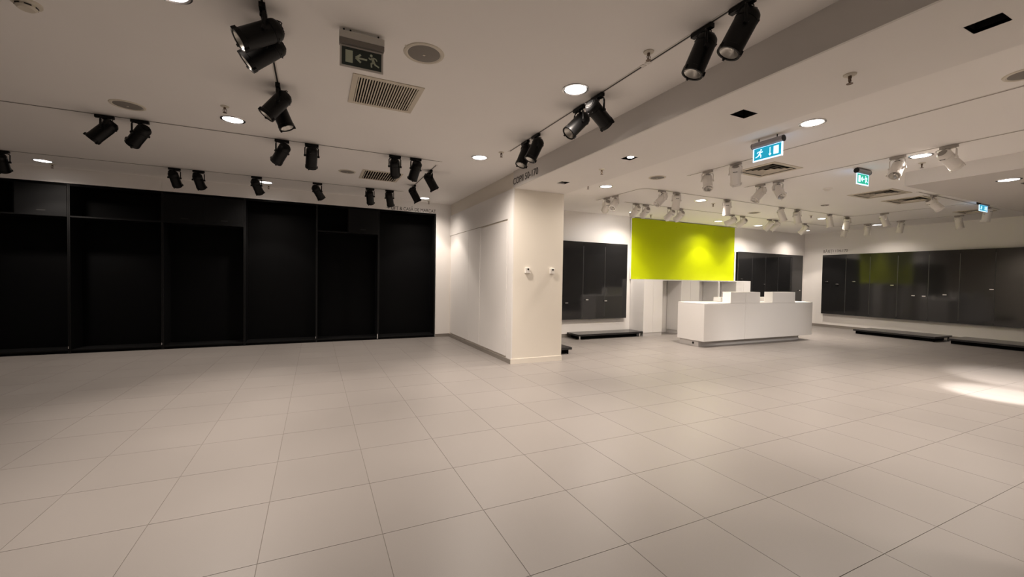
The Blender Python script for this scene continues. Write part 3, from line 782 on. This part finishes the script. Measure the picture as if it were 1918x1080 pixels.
# ------------------------------------------------------------------ exit signs
def pictogram(frame, kind, W, Hh, mirror, parts_m, t, th):
    """door, arrow and running man on a plate W x Hh ; frame origin at the plate's lower left"""
    o, u, v, n = frame
    def P(x, y): return ((1 - x) * W if mirror else x * W, y * Hh)
    def poly(mb, pts):
        q = [P(*p) for p in pts]
        mb.poly(frame, q if not mirror else q[::-1], th)
    def stroke(mb, a, b, w):
        ax, ay = P(*a); bx, by = P(*b); dx, dy = bx - ax, by - ay; l = math.hypot(dx, dy); nx, ny = -dy / l * w / 2, dx / l * w / 2
        mb.poly(frame, [(ax - nx, ay - ny), (bx - nx, by - ny), (bx + nx, by + ny), (ax + nx, ay + ny)], th)
    d = MB(); poly(d, [(0.09, 0.16), (0.27, 0.16), (0.27, 0.84), (0.09, 0.84)]); d.build('door_symbol', parts_m, t)
    a = MB()
    if kind == 'side':
        stroke(a, (0.36, 0.5), (0.63, 0.5), Hh * 0.10); stroke(a, (0.345, 0.50), (0.47, 0.72), Hh * 0.11); stroke(a, (0.345, 0.50), (0.47, 0.28), Hh * 0.11)
    else:
        stroke(a, (0.40, 0.84), (0.40, 0.18), Hh * 0.06); stroke(a, (0.40, 0.15), (0.36, 0.30), Hh * 0.06); stroke(a, (0.40, 0.15), (0.44, 0.30), Hh * 0.06)
    a.build('arrow_symbol', parts_m, t)
    m = MB()
    hx, hy = P(0.735, 0.80); r = Hh * 0.075
    m.poly(frame, [(hx + r * math.cos(k * math.pi / 5), hy + r * math.sin(k * math.pi / 5)) for k in range(10)], th)
    stroke(m, (0.755, 0.70), (0.80, 0.42), Hh * 0.15)      # trunk
    stroke(m, (0.765, 0.68), (0.70, 0.56), Hh * 0.07); stroke(m, (0.70, 0.57), (0.675, 0.66), Hh * 0.06)   # leading arm
    stroke(m, (0.775, 0.69), (0.85, 0.66), Hh * 0.07); stroke(m, (0.85, 0.67), (0.885, 0.55), Hh * 0.06)   # trailing arm
    stroke(m, (0.80, 0.44), (0.73, 0.34), Hh * 0.10); stroke(m, (0.735, 0.36), (0.745, 0.14), Hh * 0.08)   # leading leg
    stroke(m, (0.80, 0.44), (0.85, 0.30), Hh * 0.10); stroke(m, (0.85, 0.31), (0.94, 0.22), Hh * 0.08)     # trailing leg
    m.build('running_figure', parts_m, t)

def exit_sign(label, origin, u, n, W, ztop, zbot, zc, kind, mirror, style, lit_m='sign_lit_teal'):
    """origin: lower-left end of the plate seen from the viewer, u to the viewer's right, n towards the viewer"""
    u, n = Vector(u), Vector(n); v = Vector((0, 0, 1)); o = Vector(origin)
    t = thing('exit_sign', (o.x, o.y, zc), label, 'exit sign', 'emergency exit signs')
    R = lambda p: Vector(p) - Vector((o.x, o.y, zc))
    base = R((o.x, o.y, zbot)); Hh = ztop - zbot
    white, green, pic = ('signwhite', 'green_off', 'cream_off') if style == 'off' else ('sign_lit_white', lit_m, 'sign_lit_white')
    MB().poly((base - n * 0.004, u, v, n), [(0, 0), (W, 0), (W, Hh), (0, Hh)], 0.008).build('plate', white, t)
    mx, my = W * 0.045, Hh * 0.09
    face = (base + n * 0.004 + u * mx + v * my, u, v, n)
    MB().poly(face, [(0, 0), (W - 2 * mx, 0), (W - 2 * mx, Hh - 2 * my), (0, Hh - 2 * my)], 0.0012).build('green_field', green, t)
    pictogram((base + n * 0.0052 + u * mx + v * my, u, v, n), kind, W - 2 * mx, Hh - 2 * my, mirror, pic, t, 0.0012)
    if style == 'off':
        hb = base + v * (Hh + 0.002)
        MB().poly((hb - n * 0.03 - u * 0.004, u, v, n), [(0, 0.035), (W + 0.008, 0.035), (W + 0.008, 0.085), (0, 0.085)], 0.062).build('housing', 'signwhite', t, bevel=0.004)
        MB().poly((hb - n * 0.026 - u * 0.003, u, v, n), [(0, 0), (W + 0.006, 0), (W + 0.006, 0.034), (0, 0.034)], 0.054).build('lower_cover', 'mesh', t)
        tp = zc - (ztop + 0.087)
        for a in (0.09, 0.24, 0.88):
            q = hb + u * (W * a) + v * 0.085
            MB().tube([q, q + v * (tp + 0.001)], 0.006, 8).build('hanger', 'hole', t)
    else:
        rr = 0.036
        c0 = base + v * (Hh + rr * 0.7) - u * 0.004; c1 = c0 + u * (W + 0.008)
        MB().tube([c0, c0.lerp(c1, .5), c1], rr, 20).build('housing', 'sign_grey', t, True)
        for a, b in ((c0, -1), (c1, 1)):
            MB().tube([a, a + u * (0.006 * b)], rr * 1.02, 20).build('end_cap', 'hole', t, True)
        for a in (0.2, 0.8):
            q = c0.lerp(c1, a) + v * (rr - 0.004)
            MB().tube([q, Vector((q.x, q.y, 0.0))], 0.006, 8).build('hanger', 'hole', t)
    return t
exit_sign('unlit dark green exit sign with left arrow hanging at upper left', (0.150, 3.25, 0), (1, 0, 0), (0, -1, 0), 0.300, 3.078, 2.922, ZL, 'side', False, 'off')
exit_sign('lit blue exit sign with running figure and down arrow', (4.76, 3.325, 0), (0, -1, 0), (-1, 0, 0), 0.352, 3.030, 2.866, ZR, 'down', True, 'lit')
exit_sign('small lit green exit sign facing the viewer near the soffit', (7.12, 3.37, 0), (1, 0, 0), (0, -1, 0), 0.325, 3.055, 2.885, ZR, 'side', False, 'lit', 'sign_lit_green')
exit_sign('tiny lit blue exit sign peeping out behind the soffit edge at the right', (11.95, 3.55, 0), (1, 0, 0), (0, -1, 0), 0.40, 3.06, 2.928, ZR, 'down', True, 'lit')
